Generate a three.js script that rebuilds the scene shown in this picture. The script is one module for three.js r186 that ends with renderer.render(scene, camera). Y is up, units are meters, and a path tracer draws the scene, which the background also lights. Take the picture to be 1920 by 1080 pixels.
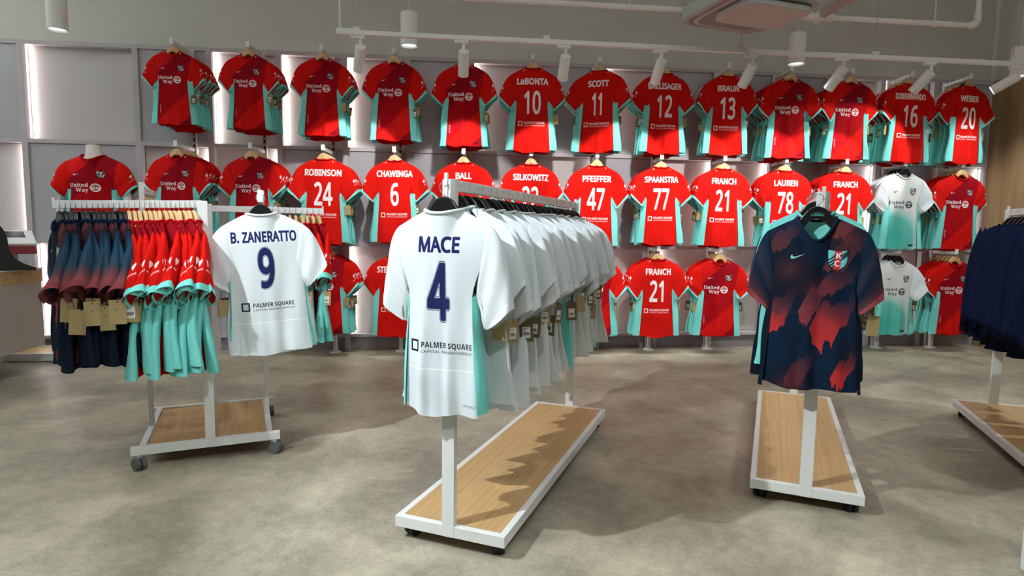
import * as THREE from 'three';
import { RoundedBoxGeometry } from 'three/addons/geometries/RoundedBoxGeometry.js';
import { mergeGeometries } from 'three/addons/utils/BufferGeometryUtils.js';
import { RectAreaLightUniformsLib } from 'three/addons/lights/RectAreaLightUniformsLib.js';

// ---------------------------------------------------------------- camera, light, exposure
const scene = new THREE.Scene();
scene.background = new THREE.Color(0x000000);
const camera = new THREE.PerspectiveCamera(2 * Math.atan(540 / 1133.2) * 180 / Math.PI, 16 / 9, 0.05, 60);
camera.rotation.order = 'YXZ';
camera.position.set(0, 1.189, 0);
camera.rotation.set(-0.0944, -0.1076, 0.0131);
scene.add(camera);
const renderer = new THREE.WebGLRenderer({ antialias: true });
renderer.toneMapping = THREE.LinearToneMapping;
renderer.toneMappingExposure = 1.0;
renderer.shadowMap.enabled = true;
RectAreaLightUniformsLib.init();
const PENDANT_CD = 1.3, TRACK_CD = 5.2, LED_NITS = 17, LINEAR_NITS = 1, UP_NITS = 95;
const WARM = new THREE.Color(1, 0.97, 0.92), NEUTRAL = new THREE.Color(0.93, 1, 1.02), LED = new THREE.Color(1, 0.89, 0.82);

// ---------------------------------------------------------------- helpers
let seed = 7;
const rnd = () => { seed = (seed + 0x6d2b79f5) | 0; let t = Math.imul(seed ^ (seed >>> 15), 1 | seed); t = (t + Math.imul(t ^ (t >>> 7), 61 | t)) ^ t; return ((t ^ (t >>> 14)) >>> 0) / 4294967296; };
const jit = (a) => (rnd() * 2 - 1) * a;
const lerp = THREE.MathUtils.lerp, clamp = THREE.MathUtils.clamp, sstep = (a, b, x) => { const t = clamp((x - a) / (b - a), 0, 1); return t * t * (3 - 2 * t); };
const V = (x, y, z) => new THREE.Vector3(x, y, z);
const used = new Map();
function numbered(n) { const k = used.get(n) ?? 0; used.set(n, k + 1); return k ? n + '_' + String(k).padStart(3, '0') : n; }
function thing(name, label, category, group, pos = [0, 0, 0], turn = 0) {
  const o = new THREE.Group(); o.name = numbered(name); o.position.set(...pos); o.rotation.y = turn;
  o.userData.label = label; o.userData.category = category; if (group) o.userData.group = group;
  scene.add(o); return o;
}
function part(parent, name, geo, mat, pos, rot, kind) {
  const m = new THREE.Mesh(geo, mat); m.name = name; m.castShadow = m.receiveShadow = true;
  if (pos) m.position.set(...pos); if (rot) m.rotation.set(...rot); if (kind) m.userData.kind = kind;
  parent.add(m); return m;
}
function structure(name, geo, mat, pos) { const m = part(scene, numbered(name), geo, mat, pos); m.userData.kind = 'structure'; return m; }
const boxCache = new Map();
function box(w, h, d, r = 0) { const k = [w, h, d, r].join(); if (!boxCache.has(k)) boxCache.set(k, r ? new RoundedBoxGeometry(w, h, d, 2, r) : new THREE.BoxGeometry(w, h, d)); return boxCache.get(k); }
const cyl = (r0, r1, h, n = 24) => { const k = 'c' + [r0, r1, h, n]; if (!boxCache.has(k)) boxCache.set(k, new THREE.CylinderGeometry(r0, r1, h, n)); return boxCache.get(k); };
function grid(nu, nv, fn) {            // fn(a, b) with a, b in 0..1 -> [x, y, z, u, v]
  const p = [], uv = [], ix = [];
  for (let j = 0; j <= nv; j++) for (let i = 0; i <= nu; i++) { const q = fn(i / nu, j / nv); p.push(q[0], q[1], q[2]); uv.push(q[3], q[4]); }
  for (let j = 0; j < nv; j++) for (let i = 0; i < nu; i++) { const a = j * (nu + 1) + i, b = a + 1, c = a + nu + 1, d = c + 1; ix.push(a, c, b, b, c, d); }
  const g = new THREE.BufferGeometry();
  g.setAttribute('position', new THREE.Float32BufferAttribute(p, 3)); g.setAttribute('uv', new THREE.Float32BufferAttribute(uv, 2)); g.setIndex(ix); g.computeVertexNormals();
  return g;
}
const std = (color, roughness = 0.8, extra = {}) => new THREE.MeshStandardMaterial({ color, roughness, ...extra });
const cloth = (color, extra = {}) => new THREE.MeshPhysicalMaterial({ color, roughness: 0.85, specularIntensity: 0.16, side: THREE.DoubleSide, ...extra });
function canvasTex(w, h, draw) {
  const c = document.createElement('canvas'); c.width = w; c.height = h; const g = c.getContext('2d'); draw(g, w, h);
  const t = new THREE.CanvasTexture(c); t.colorSpace = THREE.SRGBColorSpace; t.magFilter = THREE.LinearFilter; t.wrapS = t.wrapT = THREE.ClampToEdgeWrapping; return t;
}
// tileable value noise
function lattice(n, s) { const a = new Float32Array(n * n); let q = s; for (let i = 0; i < a.length; i++) { q = (q * 1664525 + 1013904223) >>> 0; a[i] = q / 4294967296; } return (x, y) => { const xi = Math.floor(x), yi = Math.floor(y), fx = x - xi, fy = y - yi, u = fx * fx * (3 - 2 * fx), v = fy * fy * (3 - 2 * fy), x0 = ((xi % n) + n) % n, x1 = (x0 + 1) % n, y0 = ((yi % n) + n) % n, y1 = (y0 + 1) % n; return lerp(lerp(a[y0 * n + x0], a[y0 * n + x1], u), lerp(a[y1 * n + x0], a[y1 * n + x1], u), v); }; }
function dataTex(w, h, fn, srgb = true) {
  const d = new Uint8Array(w * h * 4);
  for (let y = 0; y < h; y++) for (let x = 0; x < w; x++) { const c = fn(x / w, y / h), o = (y * w + x) * 4; d[o] = c[0]; d[o + 1] = c[1]; d[o + 2] = c[2]; d[o + 3] = 255; }
  const t = new THREE.DataTexture(d, w, h); t.magFilter = THREE.LinearFilter; t.wrapS = t.wrapT = THREE.RepeatWrapping; if (srgb) t.colorSpace = THREE.SRGBColorSpace; t.needsUpdate = true; return t;
}

// ---------------------------------------------------------------- materials
const whitePaint = std('#e4e6e6', 0.42), whiteMatte = std('#dfe0df', 0.6), lampWhite = std('#e8e9ea', 0.5), plaster = std('#cfcfc9', 0.9), ceilingMat = std('#d6d5d0', 0.95);
const frameMat = std('#b9b4b8', 0.5), panelMat = new THREE.MeshPhysicalMaterial({ color: '#b2b2b9', roughness: 0.22 }), panelPale = new THREE.MeshPhysicalMaterial({ color: '#c9c4c6', roughness: 0.3 });
const chrome = std('#c9ccd0', 0.22, { metalness: 1 }), steel = std('#8d8f92', 0.35, { metalness: 1 }), black = std('#0b0b0d', 0.42), blackSatin = std('#101012', 0.3), rubber = std('#1a1a1b', 0.6), greyWheel = std('#5c5f60', 0.55), paleGrey = std('#b5b5ae', 0.5);
const slotMat = std('#17161a', 0.8);
const kraft = std('#a08c66', 0.85), kraftDark = std('#6f6045', 0.85);
const glow = (c, i) => new THREE.MeshStandardMaterial({ color: 0x222222, emissive: c, emissiveIntensity: i, roughness: 0.6 });
const lampGlow = glow(NEUTRAL, 2.2), ledGlow = glow(LED, 2.6), linearGlow = glow(NEUTRAL, 3);
const grain = (base, dark, sx, sy, s) => { const A = lattice(256, s), B = lattice(256, s + 5); return dataTex(512, 512, (u, v) => { const n = A(u * sx, v * sy) * 0.5 + B(u * sx * 3, v * sy * 2) * 0.3 + A(u * sx * 8, v * sy * 2 + 9) * 0.2, k = clamp(n * 1.25 - 0.12, 0, 1); return [lerp(dark[0], base[0], k), lerp(dark[1], base[1], k), lerp(dark[2], base[2], k)]; }); };
const oakTex = grain([205, 170, 122], [182, 146, 98], 48, 2, 11);
const oak = std('#ffffff', 0.5, { map: oakTex });
const hangerWood = std('#ffffff', 0.5, { map: grain([222, 186, 138], [196, 156, 106], 4, 24, 21) });
const wallWood = std('#ffffff', 0.75, { map: grain([178, 146, 106], [146, 116, 80], 64, 4, 31) });
// concrete: one 3 m tile of fine mottling; the large stains are vertex colours of the slab
const cA = lattice(8, 3), cB = lattice(16, 4), cC = lattice(64, 5), cD = lattice(256, 6), cE = lattice(512, 8);
const concreteTex = dataTex(1024, 1024, (u, v) => {
  const wx = cA(u * 8, v * 8) * 0.35, wy = cB(u * 16, v * 16) * 0.2, n = cA((u + wx * 0.3) * 8, (v + wy * 0.3) * 8) * 0.3 + cB((u + wx * 0.25) * 16, (v + wy * 0.25) * 16) * 0.28 + cC((u + wx * 0.15) * 64, (v + wy * 0.1) * 64) * 0.16 + cD(u * 256, v * 256) * 0.12 + cE(u * 512, v * 512) * 0.14;
  const k = 0.64 + n * 0.72; return [clamp(158 * k, 0, 255), clamp(152 * k, 0, 255), clamp(134 * k, 0, 255)];
});
const concrete = new THREE.MeshStandardMaterial({ color: 0xffffff, map: concreteTex, vertexColors: true, roughness: 0.48, bumpMap: concreteTex, bumpScale: 0.0006 });

// ---------------------------------------------------------------- prints: crest, chest logos, names and numbers
const TW = 0.5, TH = 0.79, TX = 0.25, TY = 0.885;       // the cloth a panel texture covers, in metres
function crest(g, x, y, w, dim) {
  const h = w * 1.15; g.save(); g.translate(x - w / 2, y - h / 2);
  const sh = () => { g.beginPath(); g.moveTo(0, 0); g.quadraticCurveTo(w / 2, h * 0.07, w, 0); g.lineTo(w * 0.98, h * 0.55); g.quadraticCurveTo(w * 0.9, h * 0.86, w / 2, h); g.quadraticCurveTo(w * 0.1, h * 0.86, w * 0.02, h * 0.55); g.closePath(); };
  sh(); g.fillStyle = '#14161c'; g.fill(); g.clip(); g.save(); g.translate(w * 0.04, h * 0.035); g.scale(0.92, 0.92); sh(); g.clip();
  g.fillStyle = dim ? '#9fa6ad' : '#6cc9cb'; g.fillRect(0, 0, w, h);
  g.strokeStyle = '#14161c'; g.lineWidth = w * 0.065;
  for (let k = 0; k < 4; k++) { g.beginPath(); g.moveTo(-w * 0.05, h * (0.5 + k * 0.16)); g.quadraticCurveTo(w * 0.3, h * (0.42 + k * 0.16), w * 0.42, h * (0.12 + k * 0.16)); g.stroke(); }
  for (let k = 0; k < 3; k++) { g.beginPath(); g.moveTo(w * 0.62, h * (0.3 + k * 0.1)); g.quadraticCurveTo(w * 0.85, h * (0.22 + k * 0.08), w * 1.02, h * (0.02 + k * 0.1)); g.stroke(); }
  g.fillStyle = dim ? '#5c1220' : '#d9343c'; g.beginPath(); g.moveTo(w * 0.36, 0); g.lineTo(w * 0.7, 0); g.lineTo(w * 0.62, h); g.lineTo(w * 0.3, h); g.fill();
  g.fillStyle = '#ffffff'; g.font = `bold ${h * 0.42}px sans-serif`; g.textAlign = 'center'; g.textBaseline = 'middle'; g.fillText('K', w * 0.53, h * 0.27); g.fillText('C', w * 0.47, h * 0.66);
  g.font = `${h * 0.16}px sans-serif`; g.fillText('*', w * 0.78, h * 0.62); g.fillText('*', w * 0.76, h * 0.78); g.restore(); g.restore();
}
function swoosh(g, x, y, w, color) {
  g.save(); g.translate(x - w / 2, y); g.fillStyle = color; g.beginPath(); g.moveTo(w, -w * 0.22); g.lineTo(w * 0.28, w * 0.13); g.quadraticCurveTo(w * 0.02, w * 0.22, 0, w * 0.06);
  g.quadraticCurveTo(0, -w * 0.06, w * 0.13, -w * 0.16); g.quadraticCurveTo(w * 0.08, w * 0.04, w * 0.3, w * 0.01); g.closePath(); g.fill(); g.restore();
}
function charity(g, x, y, s, color, back) {              // two words and a round mark, s = pixels per metre
  g.save(); g.fillStyle = color; g.font = `bold ${0.044 * s}px serif`; g.textAlign = 'right'; g.textBaseline = 'middle';
  g.fillText('United', x + 0.012 * s, y - 0.018 * s); g.fillText('Way', x + 0.012 * s, y + 0.024 * s);
  const cx = x + 0.058 * s, cy = y + 0.002 * s, r = 0.036 * s; g.beginPath(); g.arc(cx, cy, r, 0, 7); g.fill();
  g.strokeStyle = back; g.lineWidth = r * 0.13; for (const k of [0.75, 0.55, 0.35]) { g.beginPath(); g.arc(cx, cy + r * 0.05, r * k, Math.PI * 1.05, Math.PI * 1.95); g.stroke(); }
  g.fillStyle = back; g.beginPath(); g.moveTo(cx - r * 0.7, cy + r * 0.25); g.quadraticCurveTo(cx, cy + r * 0.55, cx + r * 0.7, cy + r * 0.25); g.quadraticCurveTo(cx, cy + r * 1.1, cx - r * 0.7, cy + r * 0.25); g.fill(); g.beginPath(); g.arc(cx, cy + r * 0.05, r * 0.16, 0, 7); g.fill(); g.restore();
}
function squeezed(g, text, x, y, height, width, font, fill, stroke, lw) {      // text fitted to a height and, if given, a width
  g.save(); g.font = `${font.includes('bold') ? 'bold ' : ''}${height * 1.4}px ${font.replace('bold ', '')}`; g.textAlign = 'center'; g.textBaseline = 'alphabetic';
  const w = g.measureText(text).width; g.translate(x, y + height / 2); g.scale(width > 0 ? width / w : width < 0 ? Math.min(0.93, -width / w) : 1, 1);
  if (stroke) { g.strokeStyle = stroke; g.lineWidth = lw; g.lineJoin = 'round'; g.strokeText(text, 0, 0); }
  g.fillStyle = fill; g.fillText(text, 0, 0); g.restore();
}
function sponsor(g, x, y, s, color, k = 1) {
  const u = s * k; g.save(); g.strokeStyle = color; g.fillStyle = color; g.lineWidth = 0.0065 * u; g.strokeRect(x - 0.118 * u, y - 0.017 * u, 0.03 * u, 0.034 * u);
  g.textAlign = 'left'; g.textBaseline = 'middle'; g.font = `bold ${0.026 * u}px sans-serif`; const w = g.measureText('PALMER SQUARE').width, w2 = 0.185 * u;
  g.translate(x - 0.073 * u, y); g.save(); g.scale(w2 / w, 1); g.fillText('PALMER SQUARE', 0, -0.006 * u); g.restore(); g.font = `${0.0125 * u}px sans-serif`; const w3 = g.measureText('CAPITAL MANAGEMENT').width; g.scale(w2 / w3, 1); g.fillText('CAPITAL MANAGEMENT', 0, 0.017 * u); g.restore();
}
const PX = (x, s) => (x + TX) * s, PY = (y, s) => (y + (TY - TH) ) * -s;   // metres on the cloth to pixels (y below the hook is negative)
const weave = (g, w, h, a) => { for (let i = 0; i < 500; i++) { g.fillStyle = `rgba(${rnd() < 0.5 ? '0,0,0' : '255,255,255'},${a * rnd()})`; g.fillRect(rnd() * w, rnd() * h, 1 + rnd() * 2, 3 + rnd() * 12); } };
function backPrint(base, ink, name, num, s, o = {}) {
  return canvasTex(Math.round(TW * s), Math.round(TH * s), (g, w, h) => {
    g.fillStyle = base; g.fillRect(0, 0, w, h); weave(g, w, h, 0.03);
    g.strokeStyle = o.seam ?? 'rgba(60,0,0,.25)'; g.lineWidth = 0.004 * s; g.beginPath(); g.moveTo(0, PY(-0.685, s)); g.quadraticCurveTo(w / 2, PY(-0.695, s), w, PY(-0.685, s)); g.stroke();
    if (name) squeezed(g, name, PX(0, s), PY(-0.228, s), 0.052 * s, -(o.maxw ?? 0.33) * s, 'sans-serif', ink, ink, (o.nameBold ?? 0.006) * s);
    if (num) {
      const nw = (num.length === 1 ? 0.085 : num === '11' ? 0.12 : 0.165) * s * (o.nw ?? 1);
      const y = PY(o.ny ?? -0.415, s), lw = 0.013 * s; if (o.line) { squeezed(g, num, PX(0, s), y, 0.195 * s, nw, 'sans-serif', ink, ink, 0.03 * s); squeezed(g, num, PX(0, s), y, 0.195 * s, nw, 'sans-serif', ink, o.line, 0.0245 * s); }
      squeezed(g, num, PX(0, s), y, 0.195 * s, nw, 'sans-serif', ink, ink, lw * (o.line ? 1.5 : 1));
    }
    if (name) sponsor(g, PX(o.sx ?? 0, s), PY(o.sy ?? -0.605, s), s, o.ink2 ?? ink, o.sk ?? 1.05);
    if (o.foot) { g.fillStyle = '#333842'; g.font = `${0.012 * s}px sans-serif`; g.fillText('FAN DRI-FIT', PX(0.09, s), PY(-0.825, s)); }
  });
}
const RED = '#cb150e', CRIMSON = '#8f0a22', INK = '#efe9ea', NAVYINK = '#232a5c';
function redFront(s) {
  return canvasTex(Math.round(TW * s), Math.round(TH * s), (g, w, h) => {
    g.fillStyle = '#a80c16'; g.fillRect(0, 0, w, h);
    const band = (y0, y1, c) => { g.fillStyle = c; g.beginPath(); g.moveTo(0, y0 * h); g.lineTo(w, (y0 - 0.62) * h); g.lineTo(w, (y1 - 0.62) * h); g.lineTo(0, y1 * h); g.fill(); };
    band(-0.2, 0.42, '#c81413'); band(0.42, 0.66, '#8e0a1a'); band(0.66, 0.98, '#a80c16'); band(1.02, 1.34, '#d01612'); band(1.34, 1.7, '#980a1a');
    weave(g, w, h, 0.03); swoosh(g, PX(-0.085, s), PY(-0.285, s), 0.05 * s, '#f2ecec'); crest(g, PX(0.085, s), PY(-0.285, s), 0.06 * s, true);
    charity(g, PX(-0.012, s), PY(-0.395, s), s, '#f2ecec', '#8e0a1a');
    g.save(); g.translate(PX(-0.13, s), PY(-0.73, s)); g.rotate(-Math.PI / 2); g.fillStyle = '#e8d8da'; g.font = `${0.014 * s}px sans-serif`; g.fillText('DRI-FIT ADV', 0, 0); g.restore();
    g.fillStyle = 'rgba(40,10,30,.5)'; g.fillRect(PX(0.085, s), PY(-0.815, s), 0.045 * s, 0.014 * s);
  });
}
function whiteFront(s) {
  return canvasTex(Math.round(TW * s), Math.round(TH * s), (g, w, h) => {
    g.fillStyle = '#e6e9e8'; g.fillRect(0, 0, w, h);
    const r = g.createRadialGradient(PX(-0.12, s), PY(-0.75, s), 0.05 * s, PX(-0.12, s), PY(-0.75, s), 0.36 * s); r.addColorStop(0, '#4fc0b4'); r.addColorStop(0.55, '#6ccabf'); r.addColorStop(1, 'rgba(230,233,232,0)'); g.fillStyle = r; g.fillRect(0, 0, w, h);
    swoosh(g, PX(-0.085, s), PY(-0.285, s), 0.05 * s, '#20242c'); crest(g, PX(0.085, s), PY(-0.285, s), 0.062 * s); charity(g, PX(-0.012, s), PY(-0.41, s), s, '#23283a', '#dfe6e4');
    g.fillStyle = '#25303a'; g.fillRect(PX(0.06, s), PY(-0.805, s), 0.055 * s, 0.018 * s);
  });
}
function navyBrush(s, w0, h0, prints) {                       // dark navy cloth with dry-brush strokes of coral
  return canvasTex(Math.round(w0 * s), Math.round(h0 * s), (g, w, h) => {
    g.fillStyle = '#11233a'; g.fillRect(0, 0, w, h);
    const soft = (x, y, r, c) => { const q = g.createRadialGradient(x * w, y * h, 0, x * w, y * h, r * w); q.addColorStop(0, c); q.addColorStop(1, 'rgba(0,0,0,0)'); g.fillStyle = q; g.fillRect(0, 0, w, h); };
    soft(0.3, 0.3, 0.3, 'rgba(96,52,58,.8)'); soft(0.75, 0.12, 0.28, 'rgba(110,52,55,.8)'); soft(0.5, 0.4, 0.25, 'rgba(90,45,54,.7)'); soft(0.35, 0.95, 0.25, 'rgba(120,55,58,.8)'); soft(0.15, 0.5, 0.2, 'rgba(110,50,58,.7)'); soft(0.85, 0.75, 0.2, 'rgba(60,40,52,.7)'); soft(0.08, 0.1, 0.2, 'rgba(52,70,92,.7)');
    const stroke = (x, y, W, H, c, slant = 0.5) => {            // a dry brush mark: ragged along its foot, thinning out towards its top right
      const n = 70, foot = [], head = []; let e = 0, f = 0; for (let i = 0; i <= n; i++) { const k = i / n, env = Math.pow(Math.sin(Math.PI * Math.min(1, 0.06 + k * 0.92)), 0.6); if (i % 6 === 0) f = (rnd() - 0.5) * 0.16; e = e * 0.9 + (rnd() - 0.5) * 0.1; const x0 = (x + k * W) * w, y1 = (y - k * W * slant) * h + (e + f - (1 - env) * 0.55) * H * h, hh = H * h * (0.25 + 0.75 * env); foot.push([x0, y1]); head.push([x0 + hh * 0.4, y1 - hh]); }
      const q = g.createLinearGradient((x + W * 0.4) * w, y * h, (x + W * 0.4) * w + H * h * 0.45, (y - H * 1.05 - W * slant * 0.5) * h); q.addColorStop(0, `rgba(${c},1)`); q.addColorStop(0.4, `rgba(${c},.85)`); q.addColorStop(0.95, 'rgba(110,52,60,0)'); g.fillStyle = q; g.beginPath(); foot.forEach((p, i) => i ? g.lineTo(...p) : g.moveTo(...p)); head.reverse().forEach((p) => g.lineTo(...p)); g.fill();
    };
    stroke(0.1, 0.66, 0.26, 0.22, '104,50,58'); stroke(0.12, 0.69, 0.22, 0.16, '206,54,54'); stroke(0.38, 0.64, 0.2, 0.26, '138,58,66'); stroke(0.48, 0.75, 0.34, 0.3, '196,54,56', 0.35); stroke(0.56, 0.36, 0.34, 0.2, '104,52,58'); stroke(0.5, 0.5, 0.4, 0.16, '112,52,60');
    stroke(0.66, 0.98, 0.22, 0.2, '200,50,50', 0.7); stroke(0.3, 0.97, 0.24, 0.2, '96,48,56'); stroke(0.12, 0.24, 0.3, 0.16, '92,48,56'); stroke(0.62, 0.16, 0.3, 0.14, '112,52,56'); stroke(0.02, 0.5, 0.16, 0.2, '118,54,60');
    weave(g, w, h, 0.03);
    if (prints) { swoosh(g, PX(-0.068, s), PY(-0.272, s), 0.062 * s, '#8adcd6'); crest(g, PX(0.085, s), PY(-0.285, s), 0.082 * s); }
  });
}
const teal = cloth('#7ad2cc'), tealBright = cloth('#82e2dc');
const tagSticker = new THREE.MeshStandardMaterial({ roughness: 0.7, map: canvasTex(48, 64, (g) => { g.fillStyle = '#f1f1ee'; g.fillRect(0, 0, 48, 64); g.fillStyle = '#3a3a3c'; for (let x = 6; x < 42; x += 3) g.fillRect(x, 30, (x * 7) % 3 ? 1 : 2, 18); g.fillRect(6, 8, 30, 2); g.fillRect(6, 14, 20, 2); g.fillRect(8, 52, 26, 2); }) });
const tagFace = new THREE.MeshStandardMaterial({ roughness: 0.85, map: canvasTex(64, 104, (g) => { g.fillStyle = '#a89468'; g.fillRect(0, 0, 64, 104); swoosh(g, 32, 40, 18, '#3d352a'); g.fillStyle = '#2a241d'; g.beginPath(); g.arc(32, 9, 3, 0, 7); g.fill(); }) });
const sleeveBadge = (base, ink, grad) => canvasTex(192, 192, (g, w, h) => {
  if (grad) { const q = g.createLinearGradient(0, 0, 0, h); grad.forEach(([k, c]) => q.addColorStop(k, c)); g.fillStyle = q; } else g.fillStyle = base; g.fillRect(0, 0, w, h); weave(g, w, h, 0.03);
  if (!ink) return;
  for (const x of [0.38, 0.62]) { g.save(); g.translate(x * w, h * 0.72); g.fillStyle = ink; const r = w * 0.028; g.beginPath(); g.arc(-r * 0.8, -r, r, 0, 7); g.arc(r * 0.8, -r, r, 0, 7); g.fill(); g.beginPath(); g.moveTo(-r * 1.7, -r * 0.6); g.lineTo(r * 1.7, -r * 0.6); g.lineTo(0, r * 1.8); g.fill(); g.font = `bold ${w * 0.036}px sans-serif`; g.textAlign = 'center'; g.fillText(x < 0.5 ? 'GEHA' : 'Kansas City', 0, r * 3.9); g.restore(); }
});
const kits = {
  red: { side: teal, under: teal, sleeve: cloth('#ffffff', { map: sleeveBadge(RED, '#f0e8e8') }), cuff: tealBright, collar: cloth('#b50f1a'), back: cloth(RED), front: cloth('#ffffff', { map: redFront(660) }) },
  white: { side: tealBright, under: cloth('#dfe3e4'), sleeve: cloth('#e0e8ed'), cuff: cloth('#e8eef2'), collar: cloth('#dee6ea'), back: cloth('#dfe7ec'), front: cloth('#ffffff', { map: whiteFront(660) }) },
  navy: { side: cloth('#141d2c'), under: cloth('#5d3238'), sleeve: cloth('#ffffff', { map: sleeveBadge('', null, [[0, '#131f2f'], [0.2, '#1a2c3f'], [0.5, '#24425a'], [0.78, '#35495c'], [0.87, '#6e444d'], [1, '#9c5254']]) }), cuff: cloth('#8c4549'), collar: cloth('#16243a'), back: cloth('#ffffff', { map: navyBrush(400, TW, TH, false) }), front: cloth('#ffffff', { map: navyBrush(1300, TW, TH, true) }) },
  teal: { side: tealBright, under: tealBright, sleeve: tealBright, cuff: tealBright, collar: tealBright, back: tealBright, front: tealBright },
  hoodie: { side: cloth('#0f1630'), under: cloth('#0f1630'), sleeve: cloth('#121a36'), cuff: cloth('#090d18'), collar: cloth('#0f1630'), back: cloth('#121a36'), front: cloth('#121a36') },
};
kits.navyfront = { ...kits.navy, sleeve: cloth('#ffffff', { map: sleeveBadge('', null, [[0, '#14253a'], [0.3, '#1b2c42'], [0.5, '#33303f'], [0.7, '#14243a'], [0.88, '#3a2c3a'], [1, '#6a363e']]) }) };

// ---------------------------------------------------------------- jersey geometry
const HEM = -0.855;
let WIDE = 0;
function edgeHalf(y) { const e = edge0(y); return e + WIDE * sstep(0.25, 0.45, -y); }
function edge0(y) { if (y >= -0.165) return 0.2; if (y >= -0.43) return 0.2 - 0.058 * sstep(0, 1, (-0.165 - y) / 0.265); return 0.142 + 0.028 * (-0.43 - y) / 0.425; }
function jerseyGeometry({ sd = 1, D = 0.03, fold = 0.014, sway = 0, sleeveSway = 0.02, drop = 0.055, nu = 22, nv = 18, long = false, flare = 0, tuck = 0, sideW = 1, tip = [0.308, -0.385], inner = [0.188, -0.505], wide = 0, thick = 0.03 }) {
  let q = sd * 977 + 13; WIDE = wide; const r = () => { q = (q * 16807) % 2147483647; return q / 2147483647; };
  const ph = [r() * 6, r() * 6, r() * 6, r() * 6, r() * 6], k1 = 22 + r() * 12, k2 = 44 + r() * 18, lean = (r() - 0.5) * 0.25, un = 0.39;
  const wave = (x, y) => { const a = fold * sstep(0.16, 0.75, -y); return a * (Math.sin(k1 * (x + lean * y) + ph[0]) * 0.75 + 0.45 * Math.sin(k2 * x + 3 * y + ph[1]) + 0.35 * Math.sin(9 * x + ph[2])) + sway * Math.pow(clamp((-0.15 - y) / 0.7, 0, 1), 1.5) + flare * x * sstep(0.3, 0.85, -y); };
  const wrinkle = (x, y) => 0.0035 * Math.sin(30 * x * Math.sign(x) + 34 * y + ph[3]) * sstep(0.1, 0.2, Math.abs(x)) * (1 - sstep(0.35, 0.6, -y)) + 0.0025 * Math.sin(14 * x - 26 * y + ph[4]) * sstep(0.5, 0.7, -y);
  const hemY = (u, back) => HEM + 0.014 * u * u - (back ? 0.012 : 0) + 0.006 * Math.sin(5 * u + ph[2]);
  const top = (au, dr) => au < un ? -0.105 - dr * (1 - (au / un) ** 2) : lerp(-0.105, -0.165, Math.pow((au - un) / (1 - un), 1.15));
  const sheet = (sgn, dr) => grid(nu, nv, (a, b) => {
    const u = a * 2 - 1, au = Math.abs(u), yt = top(au, dr), y = lerp(yt, hemY(u, sgn < 0), Math.pow(b, 1.05)), x = u * edgeHalf(y), wn = au < un ? Math.sqrt(1 - (au / un) ** 2) : 0;
    const dz = Math.max(D * Math.sqrt(clamp((yt - y) / 0.13, 0, 1)), D * 1.05 * wn), z = sgn * dz * (1 - 0.4 * au * au) + wave(x, y) * (1) + wrinkle(x, y) * (1 - au ** 4) * sstep(0, 0.1, yt - y) + sgn * 0.004 * Math.sin(17 * u + ph[3] * sgn) * (1 - u * u) * sstep(0.4, 0.85, -y);
    return [x, y, z, (sgn * x + TX) / TW, (y + TY) / TH];
  });
  const side = (s) => grid(6, nv - 4, (a, b) => {
    const y = lerp(-0.415, hemY(1, b > 0.5) + 0.004, b), w = edgeHalf(y), f = (a - 0.5) * Math.PI, bl = sideW * (0.05 + 0.016 * b) + 0.006 * Math.sin(7 * b + ph[1]) - tuck * b;
    return [s * (w + bl * Math.cos(f)), y + 0.012 * Math.cos(f) * (1 - b), 0.6 * D * Math.sin(f) * (1 + 0.5 * b) * s * s + wave(s * w, y) + 0.006 * Math.cos(f) * Math.sin(7 * b + ph[0] + s), a, b];
  });
  const bez = (p, t) => [0, 1].map((i) => (1 - t) ** 2 * p[0][i] + 2 * t * (1 - t) * p[1][i] + t * t * p[2][i]);
  const O = long ? [[0.196, -0.163], [0.27, -0.4], [0.255, -0.82]] : [[0.196, -0.163], [lerp(0.2, tip[0], 0.66), -0.21], tip], I = long ? [[0.14, -0.435], [0.17, -0.6], [0.175, -0.82]] : [[0.14, -0.435], [0.152, -0.465], inner];
  const ring = (s, t, f, k = 1) => {
    const o = bez(O, t), n = bez(I, t), c = [(o[0] + n[0]) / 2, (o[1] + n[1]) / 2], A = [(o[0] - n[0]) / 2, (o[1] - n[1]) / 2], th = lerp(0.6 * D + 0.003 + Math.min(0, t) * 0.1, thick + 0.2 * thick * Math.sin(ph[1] + s), t), cf = Math.sign(Math.cos(f)) * Math.pow(Math.abs(Math.cos(f)), 0.8);
    const zz = th * Math.sin(f) + sleeveSway * s * t * t * (t > 0) + sleeveSway * 0.6 * t + 0.007 * t * Math.sin(9 * t + 2.2 * f + ph[2] * s) + 0.005 * t * Math.sin(3 * f + ph[0]);
    return [s * (c[0] + A[0] * cf * k), c[1] + A[1] * cf * k - 0.006 * Math.sin(2 * f + ph[4]) * t, zz * k];
  };
  const tube = (s, f0, f1, t0, t1, n, m, k) => grid(n, m, (a, b) => { const f = lerp(f0, f1, a), t = lerp(t0, t1, b); return [...ring(s, t, f, k), a, 1 - b]; });
  const neck = []; for (let i = 0; i <= 10; i++) { const u = lerp(-un, un, i / 10), w = Math.sqrt(Math.max(0, 1 - (u / un) ** 2)); neck.push(V(u * 0.2, top(Math.abs(u), drop) + 0.002, D * 1.05 * w + 0.001)); }
  for (let i = 9; i >= 1; i--) { const u = lerp(-un, un, i / 10), w = Math.sqrt(Math.max(0, 1 - (u / un) ** 2)); neck.push(V(u * 0.2, top(Math.abs(u), 0.014) + 0.004, -D * 1.05 * w - 0.001)); }
  const n = Math.round(nu * 0.6);
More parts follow.
